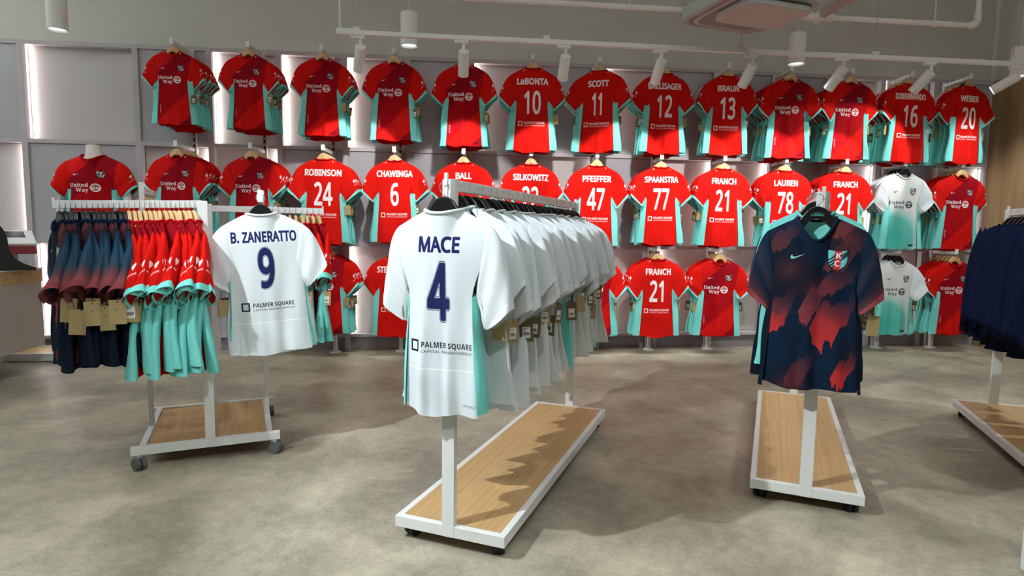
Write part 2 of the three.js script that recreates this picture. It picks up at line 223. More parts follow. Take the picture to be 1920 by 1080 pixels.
  return {
    front: sheet(1, drop), back: sheet(-1, 0.014), side: [side(1), side(-1)], collar: new THREE.TubeGeometry(new THREE.CatmullRomCurve3(neck, true), 30, 0.0065, 6, true),
    sleeve: [1, -1].map((s) => tube(s, -2.25, 2.25, -0.09, 0.95, n, 10, 1)), under: [1, -1].map((s) => tube(s, 2.25, Math.PI * 2 - 2.25, -0.05, 0.97, 6, 8, 1)), cuff: [1, -1].map((s) => tube(s, -2.3, 2.3, 0.93, 1, n, 2, 1.03)),
  };
}
const geos = {};
const geo = (key, o) => (geos[key] ??= jerseyGeometry(o));
const tagGeo = box(0.052, 0.088, 0.0022), stickerGeo = new THREE.PlaneGeometry(0.03, 0.042), stringGeo = new THREE.TubeGeometry(new THREE.CatmullRomCurve3([V(0, 0.04, 0), V(0.006, 0.075, 0.003), V(-0.012, 0.12, 0)]), 6, 0.0009, 4);
function makeJersey(name, label, category, group, G, kit, { frontMat, backMat, tag = 1, tagTurn = 0, sticker = false, tagY = -0.575, tagX = 0.21, tagScale = 1 } = {}) {
  const o = thing(name, label, category, group);
  part(o, 'front_panel', G.front, frontMat ?? kit.front); part(o, 'back_panel', G.back, backMat ?? kit.back);
  for (const i of [0, 1]) { part(o, 'side_panel', G.side[i], kit.side); const s = part(o, 'sleeve', G.sleeve[i], kit.sleeve); part(s, 'underarm', G.under[i], kit.under); part(s, 'cuff', G.cuff[i], kit.cuff); }
  part(o, 'collar', G.collar, kit.collar);
  if (tag) {
    const t = part(o, 'price_tag', tagGeo, sticker === 'dark' ? kraftDark : tagFace, [tag * tagX, tagY, 0.02 * tag], [0, tagTurn, jit(0.12)]); part(t, 'tag_string', stringGeo, black); t.scale.setScalar(tagScale);
    if (sticker) for (const z of [1, -1]) part(t, 'barcode_sticker', stickerGeo, tagSticker, [0, -0.008, z * 0.0016], [0, z < 0 ? Math.PI : 0, 0]);
  }
  return o;
}
// ---------------------------------------------------------------- hangers
const hangerShape = new THREE.Shape(); hangerShape.moveTo(-0.16, -0.196); hangerShape.quadraticCurveTo(-0.09, -0.148, -0.036, -0.07); hangerShape.quadraticCurveTo(0, -0.036, 0.036, -0.07); hangerShape.quadraticCurveTo(0.09, -0.148, 0.16, -0.196);
hangerShape.quadraticCurveTo(0.166, -0.21, 0.146, -0.212); hangerShape.quadraticCurveTo(0.08, -0.175, 0.03, -0.11); hangerShape.quadraticCurveTo(0, -0.086, -0.03, -0.11); hangerShape.quadraticCurveTo(-0.08, -0.175, -0.146, -0.212); hangerShape.quadraticCurveTo(-0.166, -0.21, -0.16, -0.196);
const hangerBody = new THREE.ExtrudeGeometry(hangerShape, { depth: 0.009, bevelEnabled: true, bevelSize: 0.003, bevelThickness: 0.004, bevelSegments: 2, curveSegments: 8 }); hangerBody.translate(0, 0, -0.0045);
const hookCurve = []; for (let i = 0; i <= 14; i++) { const a = lerp(-0.9, 3.5, i / 14); hookCurve.push(V(Math.cos(a) * 0.0195, -0.0195 + Math.sin(a) * 0.0195, 0)); }
const hookGeo = new THREE.TubeGeometry(new THREE.CatmullRomCurve3([V(0, -0.058, 0), V(0.001, -0.046, 0), ...hookCurve]), 26, 0.0017, 5);
const hangerKinds = { wooden_hanger: hangerWood, black_hanger: blackSatin };
function makeHanger(kind, label, group) { const o = thing(kind, label, 'hanger', group); part(o, 'hanger_body', hangerBody, hangerKinds[kind]); part(o, 'hook', hookGeo, chrome); return o; }
const place = (o, p, yaw, sc = 1, roll = 0) => { o.position.set(...p); o.rotation.set(0, yaw, roll); o.scale.setScalar(sc); return o; };
const ORD = ['first', 'second', 'third', 'fourth', 'fifth', 'sixth', 'seventh', 'eighth', 'ninth', 'tenth', 'eleventh', 'twelfth', 'thirteenth', 'fourteenth', 'fifteenth', 'sixteenth', 'seventeenth', 'eighteenth', 'nineteenth', 'twentieth', 'twenty-first', 'twenty-second', 'twenty-third', 'twenty-fourth', 'twenty-fifth', 'twenty-sixth', 'twenty-seventh', 'twenty-eighth', 'twenty-ninth', 'thirtieth'];

// ---------------------------------------------------------------- room shell
const XL = -6.6, XR = 5.75, ZB = -6.0, ZF = 3.4, HC = 4.1;
{
  const f = new THREE.PlaneGeometry(XR - XL + 0.4, ZF - ZB + 0.4, 150, 110); f.rotateX(-Math.PI / 2); f.translate((XL + XR) / 2, 0, (ZB + ZF) / 2);
  const P = f.attributes.position, U = f.attributes.uv, col = new Float32Array(P.count * 3), n1 = lattice(64, 41), n2 = lattice(64, 43);
  for (let i = 0; i < P.count; i++) {
    const x = P.getX(i) + 20, z = P.getZ(i) + 20, a = n1(x * 0.9 + n2(x, z) * 1.2, z * 1.3), b = n2(x * 2.6, z * 3.4), c = n1(x * 6, z * 7), k = 0.66 + 0.4 * a + 0.2 * b + 0.12 * c, wm = n2(x * 0.7 + 5, z * 0.7);
    col[i * 3] = k * (0.98 + 0.06 * wm); col[i * 3 + 1] = k; col[i * 3 + 2] = k * (1.03 - 0.07 * wm); U.setXY(i, P.getX(i) / 3, P.getZ(i) / 3);
  }
  f.setAttribute('color', new THREE.BufferAttribute(col, 3)); structure('floor', f, concrete);
  structure('floor_slab', box(XR - XL + 0.6, 0.2, ZF - ZB + 0.6), std('#8a877f', 0.9), [(XL + XR) / 2, -0.11, (ZB + ZF) / 2]);
  structure('ceiling', box(XR - XL + 0.6, 0.2, ZF - ZB + 0.6), ceilingMat, [(XL + XR) / 2, HC + 0.1, (ZB + ZF) / 2]);
  structure('wall_left', box(0.2, HC, ZF - ZB + 0.6), plaster, [XL - 0.1, HC / 2, (ZB + ZF) / 2]);
  structure('wall_front', box(XR - XL + 0.6, HC, 0.2), plaster, [(XL + XR) / 2, HC / 2, ZF + 0.1]);
  structure('wall_right', box(0.2, HC, ZF - ZB + 0.6), plaster, [XR + 0.16, HC / 2, (ZB + ZF) / 2]);
  const ww = new THREE.BoxGeometry(0.06, 2.83, ZF - ZB + 0.2); { const u = ww.attributes.uv; for (let i = 0; i < u.count; i++) u.setXY(i, u.getX(i) * 3, u.getY(i)); }
  structure('wall_right_cladding', ww, wallWood, [XR + 0.03, 1.415, (ZB + ZF) / 2]);
}
// the back wall: plaster, and in front of it a grid of framed panels, some lit along an edge by LED strips
{
  const wall = new THREE.Group(); wall.name = 'wall_back'; wall.userData.kind = 'structure'; scene.add(wall);
  part(wall, 'plaster_wall', box(XR - XL + 0.6, HC, 0.2), plaster, [(XL + XR) / 2, HC / 2, -6.2]);
  const xs = [-6.6, -5.8, -4.82, -3.8, -2.83, -2.19, -1.57, -0.97, -0.38, 0.23, 0.88, 1.53, 2.14, 2.73, 3.32, 3.89, 4.5, 5.1, 5.75], ys = [0.14, 1.04, 1.945, 2.83], DEP = 0.075, FZ = ZB - 0.02;
  xs.forEach((x) => part(wall, 'frame_upright', box(0.05, 2.83, 0.06), frameMat, [x, 1.415, FZ - 0.01]));
  for (const [y, h] of [[2.812, 0.036], [1.945, 0.034], [1.04, 0.034], [0.145, 0.03]]) for (let i = 0; i < xs.length - 1; i++) part(wall, 'frame_rail', box(xs[i + 1] - xs[i] - 0.05, h, 0.058), frameMat, [(xs[i] + xs[i + 1]) / 2, y, FZ - 0.011]);
  part(wall, 'kick_board', box(XR - XL, 0.13, 0.03), std('#8d878c', 0.6), [(XL + XR) / 2, 0.065, FZ - 0.03]);
  const lit = { 2: { 3: -1, 5: -1, 6: -1, 7: -1, 9: -1, 11: -1, 15: -1, 16: -1 }, 1: { 2: 1, 4: 1, 5: 1, 10: 1, 12: 1, 13: 1, 15: 1, 17: 1 }, 0: { 3: -1, 7: -1, 8: -1, 11: -1, 12: -1, 13: -1, 16: -1 } };
  for (let r = 0; r < 3; r++) for (let i = 0; i < xs.length - 1; i++) {
    const x0 = xs[i] + 0.025, x1 = xs[i + 1] - 0.025, y0 = ys[r] + 0.017, y1 = ys[r + 1] - 0.02, w = x1 - x0, h = y1 - y0, L = lit[r][i], d = L ? DEP : 0.018;
    part(wall, 'panel', box(w, h, 0.02), L ? panelPale : panelMat, [(x0 + x1) / 2, (y0 + y1) / 2, FZ + 0.02 - d - 0.01]);
    if (L) {
      const sx = L < 0 ? x0 + 0.003 : x1 - 0.003, g = new THREE.Group(); g.name = 'led_strip'; g.position.set(sx, (y0 + y1) / 2, FZ + 0.02 - d + 0.02); wall.add(g);
      part(g, 'diffuser', box(0.006, h - 0.02, 0.02), ledGlow);
      const li = new THREE.RectAreaLight(LED, LED_NITS, 0.03, h - 0.02); li.position.x = -L * 0.005; li.rotation.y = L < 0 ? -Math.PI / 2 : Math.PI / 2; li.name = 'led_light'; g.add(li);
    }
  }
}
// ---------------------------------------------------------------- wall stacks
const prints = {};
const redBack = (n, k) => (prints[n + k] ??= cloth('#ffffff', { map: backPrint(RED, INK, n, k, 640) }));
const ROW = [{ y: 2.775, name: 'top' }, { y: 1.91, name: 'middle' }, { y: 1.04, name: 'bottom' }];
// column, kind, number of jerseys, scale, yaw of the leading one, tag side; kind: F crimson front, W white front, [name, number] a back print
const STACKS = [
  [[0, 'F', 6, 0.83, 0.06], [1, 'F', 6, 0.85, 0.05], [2, 'F', 5, 0.9, 0.05], [3, 'F', 5, 0.93, 0.02], [4, 'F', 4, 0.97, 0], [5, ['LaBONTA', '10'], 4, 1, 0], [6, ['SCOTT', '11'], 3, 0.98, -0.35], [7, ['BALLISAGER', '12'], 5, 0.98, 0.1], [8, ['BRAUN', '13'], 4, 0.97, 0.02], [9, 'F', 6, 1, 0.02], [10, 'F', 6, 1, 0.03], [11, ['DIBERNARDO', '16'], 6, 1, 0.1], [12, ['WEBER', '20'], 6, 1.0, 0.18]],
  [[0, 'F', 7, 0.93, 0.02], [1, 'F', 6, 0.95, 0.04], [2, ['ROBINSON', '24'], 5, 1, 0.04], [3, ['CHAWINGA', '6'], 4, 0.98, 0], [4, ['BALL', ''], 3, 1, 0], [5, ['SILKOWITZ', '22'], 3, 1, 0.05], [6, ['PFEIFFER', '47'], 3, 1, 0], [7, ['SPAANSTRA', '77'], 5, 0.97, 0.02], [8, ['FRANCH', '21'], 5, 0.98, 0.05], [9, ['LAUREN', '78'], 4, 1, 0.05], [10, ['FRANCH', '21'], 5, 1, 0.03], [11, 'W', 4, 1, 0.04], [12, 'F', 5, 1, 0.02]],
  [[2, 'F', 6, 0.95, 0.06], [3, ['STEIGLEDER', ''], 3, 0.98, -0.03], [6, 'F', 3, 1, 0], [7, ['FRANCH', '21'], 5, 1, 0.03], [8, 'F', 5, 1, -0.05], [11, 'W', 4, 1, 0.06], [12, 'F', 5, 1, 0.03]],
];
const WALLGEO = [0, 1, 2, 3, 4].map((i) => geo('w' + i, { sd: 3 + i, D: 0.027, fold: 0.006 + 0.0025 * i, sway: 0.01 * (i % 2 ? 1 : -1), sleeveSway: 0.012 * (i - 2), nu: 20, nv: 16 }));
const SKEW = -0.085, RX = Math.sin(SKEW), RZ = Math.cos(SKEW);   // the faceout rails stand a little askew in their slots
const colX = (c) => -2.35 + 0.6245 * c, FRONT = -5.645;
STACKS.forEach((row, r) => row.forEach(([c, kind, n, sc, turn], idx) => {
  const rn = ROW[r].name, y = ROW[r].y, x = colX(c), place0 = `stack ${ORD[idx]} from left, ${rn} wall row`, len = 0.36;
  const rail = thing('faceout_rail', `white faceout rail carrying ${place0}`, 'rail', 'faceout rails of the jersey wall', [x, y - 0.016, FRONT], SKEW);
  part(rail, 'rail_bar', box(0.016, 0.03, len + 0.03), whitePaint, [0, 0, -len / 2]); part(rail, 'end_stop', box(0.034, 0.052, 0.006, 0.002), whitePaint, [0, 0.012, 0.018]); part(rail, 'wall_bracket', box(0.03, 0.09, 0.02), whitePaint, [0, -0.015, -len + 0.02]);
  const back = Array.isArray(kind), kit = kind === 'W' ? kits.white : kits.red;
  for (let k = 0; k < n; k++) {
    const p = [x - RX * k * 0.05 * 1, y, FRONT - RZ * (k * (c > 8 ? 0.055 : 0.05))], mixed = rnd(), bk = back ? (k === 0 || mixed < 0.8) : (k > 0 && mixed < 0.15), yaw = SKEW + (k ? turn * 0.6 + jit(0.07) : turn) + (bk ? Math.PI : 0), ss = k ? sc * (1 + jit(0.02)) : sc;
    const G = WALLGEO[(c * 2 + k * 3 + r) % 5], blackH = (kind === 'W') || (c === 12 && k === 1 && r === 0);
    const kit2 = r === 0 && c >= 11 && k > 2 && k % 2 ? kits.white : r === 0 && (c === 8 || c === 6) && k === 2 ? kits.white : kit;
    const col = kit2 === kits.white ? 'white' : 'red';
    const label = k === 0 ? (back ? (kind[1] ? `red jersey with number ${kind[1]} on its back, leading ${place0}` : `red jersey with white name on its back, leading ${place0}`) : kind === 'W' ? `white jersey with teal fade on its front, leading ${place0}` : `crimson jersey with white chest print, leading ${place0}`) : `${col} jersey ${ORD[k - 1]} behind the leading one, ${place0}`;
    const left = c < 6, side = (left ? 1 : k % 2 ? 1 : -1) * (bk ? -1 : 1);
    const j = makeJersey('jersey', label, 'jersey', 'jerseys hanging on the wall', G, kit2, { backMat: k === 0 && back ? redBack(...kind) : undefined, tag: side, sticker: (k + c) % 3 === 0 ? 'dark' : (k + c) % 3 === 1, tagTurn: jit(0.7), tagX: 0.2 + 0.02 * rnd(), tagY: -0.57 + jit(0.03) });
    place(j, p, yaw, ss, jit(0.012));
    const h = makeHanger(blackH ? 'black_hanger' : 'wooden_hanger', `${blackH ? 'black' : 'wooden'} hanger ${k ? ORD[k - 1] + ' behind the leading one' : 'of the leading jersey'}, ${place0}`, 'hangers on the jersey wall');
    place(h, p, yaw, Math.max(ss, 0.9), 0);
  }
}));
// slotted uprights that carry the faceouts
for (let c = 0; c < 13; c++) {
  const o = thing('slotted_upright', `white slotted upright ${ORD[c]} from left along the jersey wall`, 'upright', 'slotted uprights of the jersey wall', [colX(c) + 0.03, 0, -5.965]);
  part(o, 'post', box(0.035, 2.72, 0.022), frameMat, [0, 1.36, 0]); part(o, 'floor_foot', cyl(0.05, 0.055, 0.012, 20), whiteMatte, [0, 0.006, 0.06]); part(o, 'foot_stem', box(0.032, 0.16, 0.03), whiteMatte, [0, 0.085, 0.06]);
  for (const y0 of [0.2, 1.06, 1.12, 1.93, 1.985, 2.04]) for (const k of [0]) part(o, 'slot', box(0.016, 0.028, 0.003), slotMat, [0, y0 + k, 0.012]);
}

// ---------------------------------------------------------------- rolling rail racks
const wheelGeo = new THREE.CylinderGeometry(0.026, 0.026, 0.018, 20); wheelGeo.rotateZ(Math.PI / 2);
function caster(parent, x, y, z, mat, turn = 0, r = 1) {
  const c = part(parent, 'caster', box(0.02 * r, 0.016, 0.03), mat === rubber ? black : paleGrey, [x, y, z], [0, turn, 0]); const yy = -(y - 0.026 * r);
  for (const s of [-1, 1]) { const w = part(c, 'wheel', wheelGeo, mat, [s * 0.013 * r, yy, 0.012]); w.scale.setScalar(r); }
  return c;
}
const L = 1.7, W = 0.452, ZTB = 0.095, TB = 0.043, ZT = 1.367;
const inlayGeo = new THREE.BoxGeometry(W - 0.05, 0.012, L - 0.05);
{ const u = inlayGeo.attributes.uv; for (let i = 0; i < u.count; i++) u.setXY(i, u.getX(i) * 0.9, u.getY(i) * 1.7); }
function rollingRack(x, z, a, label) {
  const o = thing('rolling_rack', label, 'clothes rack', 'rolling racks with wooden decks', [x, 0, z], -a);
  const y = ZTB - TB / 2;
  for (const s of [-1, 1]) part(o, 'deck_side', box(0.026, TB - 0.001, L - 0.05, 0.002), whitePaint, [s * (W / 2 - 0.013), y, -L / 2]);
  for (const zz of [0.0, -L]) part(o, 'deck_end', box(W, TB, 0.026, 0.002), whitePaint, [0, y, zz + (zz ? 0.013 : -0.013)]);
  part(o, 'wooden_deck', inlayGeo, oak, [0, ZTB - 0.007, -L / 2]);
  for (const zz of [-0.014, -L + 0.014]) { part(o, 'post', box(0.05, ZT - ZTB + TB, 0.027, 0.002), whitePaint, [0, (ZT + ZTB - TB) / 2, zz + (zz > -1 ? 0.002 : -0.002)]); part(o, 'hook_plate', box(0.014, 0.1, 0.008, 0.002), whitePaint, [0, ZT - 0.03, zz > -1 ? 0.02 : -L - 0.02]); }
  part(o, 'top_bar', box(0.025, 0.04, L - 0.05, 0.002), whitePaint, [0, ZT - 0.02, -L / 2]);
  for (const s of [-1, 1]) for (const zz of [-0.07, -L + 0.07]) caster(o, s * (W / 2 - 0.05), ZTB - TB - 0.006, zz, rubber, 0.4 * s);
  return { at: (t, h = ZT) => [x + Math.sin(a) * t, h, z - Math.cos(a) * t], yaw: -a };
}
const rackA = rollingRack(0.0056, -2.1618, 0.4709, 'white rolling rack with wooden deck holding the long row of white jerseys');
const rackB = rollingRack(1.553, -2.3823, 0.5124, 'white rolling rack with wooden deck holding the navy brush-pattern shirts');
const rackC = rollingRack(2.815, -2.05, 0.48, 'white rolling rack with wooden deck holding the dark navy jackets');

// centre rack: the number 4 jersey on the front hook, white jerseys along the bar
const MACE = cloth('#ffffff', { map: backPrint('#dce6ec', NAVYINK, 'MACE', '4', 1300, { seam: 'rgba(255,255,255,.9)', line: '#e8ecee', nw: 1.0, ny: -0.4, foot: true, ink2: '#16181f', sk: 1.1, sy: -0.605, sx: 0.01 }) });
const HERO = geo('hero', { sd: 21, D: 0.045, fold: 0.013, sway: 0.015, sleeveSway: 0.02, nu: 46, nv: 44, drop: 0.06, sideW: 0.32, wide: -0.012, tip: [0.285, -0.455], inner: [0.18, -0.54] });
{
  const p = rackA.at(-0.035, ZT - 0.012), yaw = rackA.yaw + Math.PI - 0.04;
  const j = makeJersey('jersey', 'white jersey with navy number 4 on its back, nearest on the centre rack', 'jersey', 'white jerseys on the centre rack', HERO, kits.white, { backMat: MACE, tag: 0 });
  place(j, p, yaw, 1, 0); j.scale.set(0.94, 0.95, 1);
  place(makeHanger('black_hanger', 'black hanger of the number 4 jersey on the centre rack', 'black hangers on the centre rack'), p, yaw);
  const R = [0, 1, 2, 3].map((i) => geo('rw' + i, { sd: 31 + i, D: 0.015, thick: 0.02, fold: 0.016 + 0.003 * i, sway: [0.03, -0.02, 0.0, 0.05][i], sleeveSway: [0.03, -0.03, 0.05, 0.0][i], flare: [0.09, -0.08, 0.14, 0][i], tip: [[0.3, -0.4], [0.285, -0.455], [0.268, -0.475], [0.295, -0.425]][i], inner: [[0.185, -0.52], [0.175, -0.55], [0.165, -0.55], [0.19, -0.53]][i], nu: 22, nv: 18 }));
  const white2 = { ...kits.white, side: cloth('#dde2e4') };
  for (let k = 0; k < 25; k++) {
    const q = rackA.at(0.07 + k * 0.0655 + jit(0.012), ZT + 0.001), y = rackA.yaw + Math.PI + jit(0.16) - 0.03;
    const far = k >= 13 ? ` counted back from the number 4 jersey` : ` behind the number 4 jersey`;
    place(makeJersey('jersey', `white jersey ${ORD[k]} along the bar${far}`, 'jersey', 'white jerseys on the centre rack', R[k % 4], k === 12 || k === 21 ? kits.white : white2, { tag: k % 5 === 3 ? 0 : -1, sticker: [false, true, 'dark', true, 'dark'][k % 5], tagTurn: 0.5 + jit(0.7), tagX: 0.2 + jit(0.03), tagY: -0.575 + jit(0.04) }), q, y, 0.96 + jit(0.045), jit(0.035));
    place(makeHanger('black_hanger', `black hanger ${ORD[k]} along the bar${far}`, 'black hangers on the centre rack'), q, y);
  }
}
// right rack: navy brush-pattern shirts
{
  const NG = geo('navyhero', { sd: 45, D: 0.045, fold: 0.012, sway: 0.02, sleeveSway: 0.015, nu: 44, nv: 42, drop: 0.1, sideW: 0.35, wide: 0.018, tip: [0.268, -0.44], inner: [0.17, -0.53] }), N2 = [0, 1, 2].map((i) => geo('n' + i, { sd: 51 + i, D: 0.022, fold: 0.014, sway: 0.01 * (i - 1), sleeveSway: 0.02 * (i - 1), tip: [0.268, -0.44], inner: [0.17, -0.53], nu: 20, nv: 16 }));
  const p = rackB.at(-0.04, ZT - 0.012), yaw = rackB.yaw + 0.02; p[0] -= 0.025;
  const j = makeJersey('training_shirt', 'navy shirt with coral brush strokes and shield crest, nearest on its rack', 'shirt', 'shirts on the navy shirt rack', NG, kits.navyfront, { tag: 1, tagTurn: 0.3, tagX: 0.235, tagY: -0.56 });
  place(j, p, yaw, 0.94);
  const hp = makeHanger('black_hanger', 'black hanger with teal lettering, of the leading navy brush-pattern shirt', 'black hangers on the navy shirt rack'); place(hp, p, yaw);
  part(hp, 'lettering', new THREE.PlaneGeometry(0.062, 0.02), new THREE.MeshStandardMaterial({ roughness: 0.6, transparent: true, map: canvasTex(256, 84, (g) => { g.clearRect(0, 0, 256, 84); g.fillStyle = '#57b9ae'; g.textAlign = 'center'; g.font = 'bold 18px sans-serif'; g.fillText('KANSAS CITY', 128, 24); g.font = 'bold 46px sans-serif'; g.fillText('CURRENT', 128, 70); }) }), [0, -0.083, 0.0092]);
  part(j, 'neck_facing', grid(14, 6, (a, b) => { const u = a * 2 - 1, x = u * 0.072; return [x, -0.108 - 0.014 * (1 - u * u) - b * (0.095 * (1 - 0.5 * u * u)), -0.036 * (1 - 0.5 * u * u) + 0.003 + b * 0.004, a, b]; }), tealBright);
  for (let k = 0; k < 9; k++) {
    const tl = k === 0, q = rackB.at(0.035 + k * 0.045, ZT + (tl ? 0.012 : 0.001)), y = rackB.yaw + jit(0.06); q[0] -= 0.03;
    place(makeJersey('training_shirt', tl ? 'plain teal shirt right behind the leading navy brush-pattern shirt' : `navy brush-pattern shirt ${ORD[k]} behind the leading one on its rack`, 'shirt', 'shirts on the navy shirt rack', N2[k % 3], tl ? kits.teal : kits.navy, { tag: k % 3 ? 0 : 1, sticker: true, tagTurn: jit(0.5), tagX: 0.24 }), q, y, tl ? 0.9 : 0.95);
    place(makeHanger('black_hanger', `black hanger ${ORD[k]} behind the leading one on the navy shirt rack`, 'black hangers on the navy shirt rack'), q, y);
  }
}
// far right rack: dark navy jackets, seen from the side
{
  const H = [0, 1, 2].map((i) => geo('h' + i, { sd: 61 + i, D: 0.036, fold: 0.014, sway: 0.012 * (i - 1), sleeveSway: 0.015 * (i - 1), nu: 22, nv: 18, long: true }));
  const hood = grid(16, 8, (a, b) => { const f = lerp(-0.4, Math.PI + 0.4, a), r = 0.1 - 0.02 * b; return [Math.cos(f) * r, -0.125 - 0.1 * b * Math.sin(f) + 0.02 * Math.sin(f), -0.03 - 0.05 * Math.sin(f) - 0.03 * Math.sin(b * 3) * Math.sin(f), a, b]; });
  for (let k = 0; k < 22; k++) {
    const q = rackC.at(0.1 + k * 0.073, ZT + 0.001), y = rackC.yaw + jit(0.12) + 0.1;
    const j = place(makeJersey('hooded_jacket', `dark navy long-sleeved jacket ${ORD[k]} from the near end of its rack`, 'jacket', 'navy jackets on the right-hand rack', H[k % 3], kits.hoodie, { tag: 0 }), q, y, 0.96 + jit(0.03));
    part(j, 'hood', hood, kits.hoodie.collar);
    place(makeHanger('black_hanger', `black hanger ${ORD[k]} from the near end of the navy jacket rack`, 'black hangers on the jacket rack'), q, y);
  }
}
// ---------------------------------------------------------------- four-way rack at the left
{
  const th = 0.31, cx = -1.314, cz = -3.474, e = [Math.cos(th), -Math.sin(th)], n = [-Math.sin(th), -Math.cos(th)];  // e to the right, n away
  const o = thing('four_way_rack', 'white four-way rack with square wooden deck on grey casters', 'clothes rack', null, [cx, 0, cz], th);
  const loc = (u, v, y = 0) => [u, y, -v];
  part(o, 'deck_bar', box(0.68, 0.042, 0.03, 0.002), whitePaint, loc(0.0, -0.35, 0.094)); part(o, 'deck_bar', box(0.68, 0.042, 0.03, 0.002), whitePaint, loc(0.0, 0.35, 0.094));
  for (const s of [-1, 1]) part(o, 'deck_side', box(0.03, 0.041, 0.67, 0.002), whitePaint, loc(s * 0.29, 0, 0.094));
  const dk = new THREE.BoxGeometry(0.55, 0.012, 0.67); part(o, 'wooden_deck', dk, oak, loc(0, 0, 0.1));
  part(o, 'post', box(0.045, 1.23, 0.028, 0.002), whitePaint, loc(0.01, -0.351, 0.7)); part(o, 'post', box(0.045, 1.24, 0.028, 0.002), whitePaint, loc(0.0, 0.351, 0.706));
  for (const s of [-1, 1]) part(o, 'side_post', box(0.025, 1.29, 0.03, 0.002), whitePaint, loc(s * 0.29, -0.0, 0.75));
  for (const [u, v] of [[-0.31, -0.35], [0.31, -0.35], [0.31, 0.35], [-0.31, 0.35]]) { const c = caster(o, u, 0.066, -v, greyWheel, jit(0.8) + 0.5, 1.15); }
  const W3 = (u, v, y) => [cx + e[0] * u + n[0] * v, y, cz + e[1] * u + n[1] * v];
  // side arm to the left, carried by the near post; side arm to the right on the far post; two arms towards and away
  const aL = part(o, 'side_arm', box(0.6, 0.036, 0.022, 0.002), whitePaint, loc(-0.29, -0.351, 1.29), [0, 0, 0.03]); part(aL, 'end_cap', box(0.008, 0.05, 0.024, 0.002), whitePaint, [-0.3, 0.006, 0]);
  const aR = part(o, 'side_arm', box(0.66, 0.036, 0.022, 0.002), whitePaint, loc(0.33, 0.351, 1.298)); part(aR, 'end_cap', box(0.008, 0.05, 0.024, 0.002), whitePaint, [0.33, 0.006, 0]);
  const aN = part(o, 'side_arm', box(0.022, 0.036, 0.44, 0.002), whitePaint, loc(0.281, -0.215, 1.336), [0, -0.044, 0]); part(aN, 'end_cap', box(0.026, 0.06, 0.008, 0.002), whitePaint, [0, 0.008, 0.22]);
  const aF = part(o, 'side_arm', box(0.022, 0.036, 0.5, 0.002), whitePaint, loc(-0.29, 0.24, 1.375)); part(aF, 'end_cap', box(0.026, 0.07, 0.008, 0.002), whitePaint, [0, 0.006, 0.25]);
  const side = [0, 1, 2, 3].map((i) => geo('s' + i, { sd: 71 + i, D: 0.03, thick: 0.036, fold: 0.014 + 0.003 * i, sway: [0.03, -0.03, 0.01, -0.01][i], sleeveSway: [0.03, -0.02, 0.05, 0.01][i], flare: [0.1, -0.08, 0.14, 0.02][i], tip: [0.285, -0.43], inner: [0.178, -0.53], nu: 22, nv: 18 }));
  const facing = th - Math.PI / 2;           // shirts hang across the arm; their wearer's right side comes towards the shop floor
  for (let k = 0; k < 27; k++) {
    const t = 0.03 + k * 0.0208, red = k < 14, q = W3(-t, -0.351, 1.3085 - 0.03 * (t - 0.29)), y = facing + 0.3 + jit(0.12), i = red ? 14 - k : k - 13;
    place(makeJersey(red ? 'jersey' : 'training_shirt', red ? `red jersey with teal side, ${ORD[k]} from the post on the four-way rack's left arm` : `navy shirt with coral cuffs, ${ORD[26 - k]} from the outer end of the four-way rack's arm`, red ? 'jersey' : 'shirt', red ? 'red jerseys on the left arm' : 'navy shirts on the left arm', side[k % 4], red ? kits.red : kits.navy, { tag: red ? 0 : 1, tagX: 0.235 + jit(0.04), tagY: -0.58 + jit(0.03) , tagScale: 1.4, tagTurn: 1.1 + jit(0.4), sticker: k < 17 }), q, y, (red ? 0.945 : 0.875) + jit(0.02), jit(0.04));
    place(makeHanger(red ? 'wooden_hanger' : 'black_hanger', red ? `wooden hanger ${ORD[k]} from the post on the four-way rack's left arm` : `black hanger ${ORD[26 - k]} from the outer end of the four-way rack's left arm`, red ? 'wooden hangers on the left arm' : 'black hangers on the left arm'), q, y, 0.97);
  }
  for (let k = 0; k < 12; k++) {
    const q = W3(0.63 - k * 0.034, 0.351, 1.317), y = facing + 0.1 + jit(0.12);
    place(makeJersey('jersey', `red jersey ${ORD[k]} from the outer end of the four-way rack's right arm`, 'jersey', 'red jerseys on the right arm', side[k % 4], kits.red, { tag: k % 3 === 1 ? 0 : 1, tagX: 0.23 + jit(0.03), tagTurn: 1.2 + jit(0.4), sticker: k % 2 ? 'dark' : true }), q, y, 0.97);
    place(makeHanger('wooden_hanger', `wooden hanger ${ORD[k]} from the outer end of the four-way rack's right arm`, 'wooden hangers on the right arm'), q, y, 0.97);
  }
  // the number 9 jersey on the arm towards the camera
  const ZAN = cloth('#ffffff', { map: backPrint('#dee7ec', NAVYINK, 'B. ZANERATTO', '9', 1000, { seam: 'rgba(255,255,255,.9)', line: '#e8ecee', ink2: '#16181f', ny: -0.395, sy: -0.60, sk: 1.15, cw: 0.04 }) });
  const ZG = geo('zan', { sd: 83, D: 0.04, sideW: 0.24, wide: 0.035, tip: [0.315, -0.40], inner: [0.2, -0.53], fold: 0.01, sway: 0.02, sleeveSway: 0.01, nu: 42, nv: 40 });
  for (let k = 0; k < 3; k++) {
    const q = [-0.925 - 0.012 * k - 0.0, 1.355, -3.15 - 0.05 * k], y = Math.PI + 0.3 + (k ? jit(0.05) : 0);
    const j = makeJersey('jersey', k ? `white jersey ${ORD[k - 1]} behind the number 9 jersey on the four-way rack` : 'white jersey with navy number 9 on its back, facing out from the four-way rack', 'jersey', 'white jerseys on the four-way rack', k ? side[k] : ZG, k ? { ...kits.white, side: kits.white.back } : kits.white, { backMat: k ? undefined : ZAN, tag: 1, tagX: 0.23, tagTurn: 0.3 * k, tagY: -0.6 });
    place(j, q, y, 0.93, -0.055);
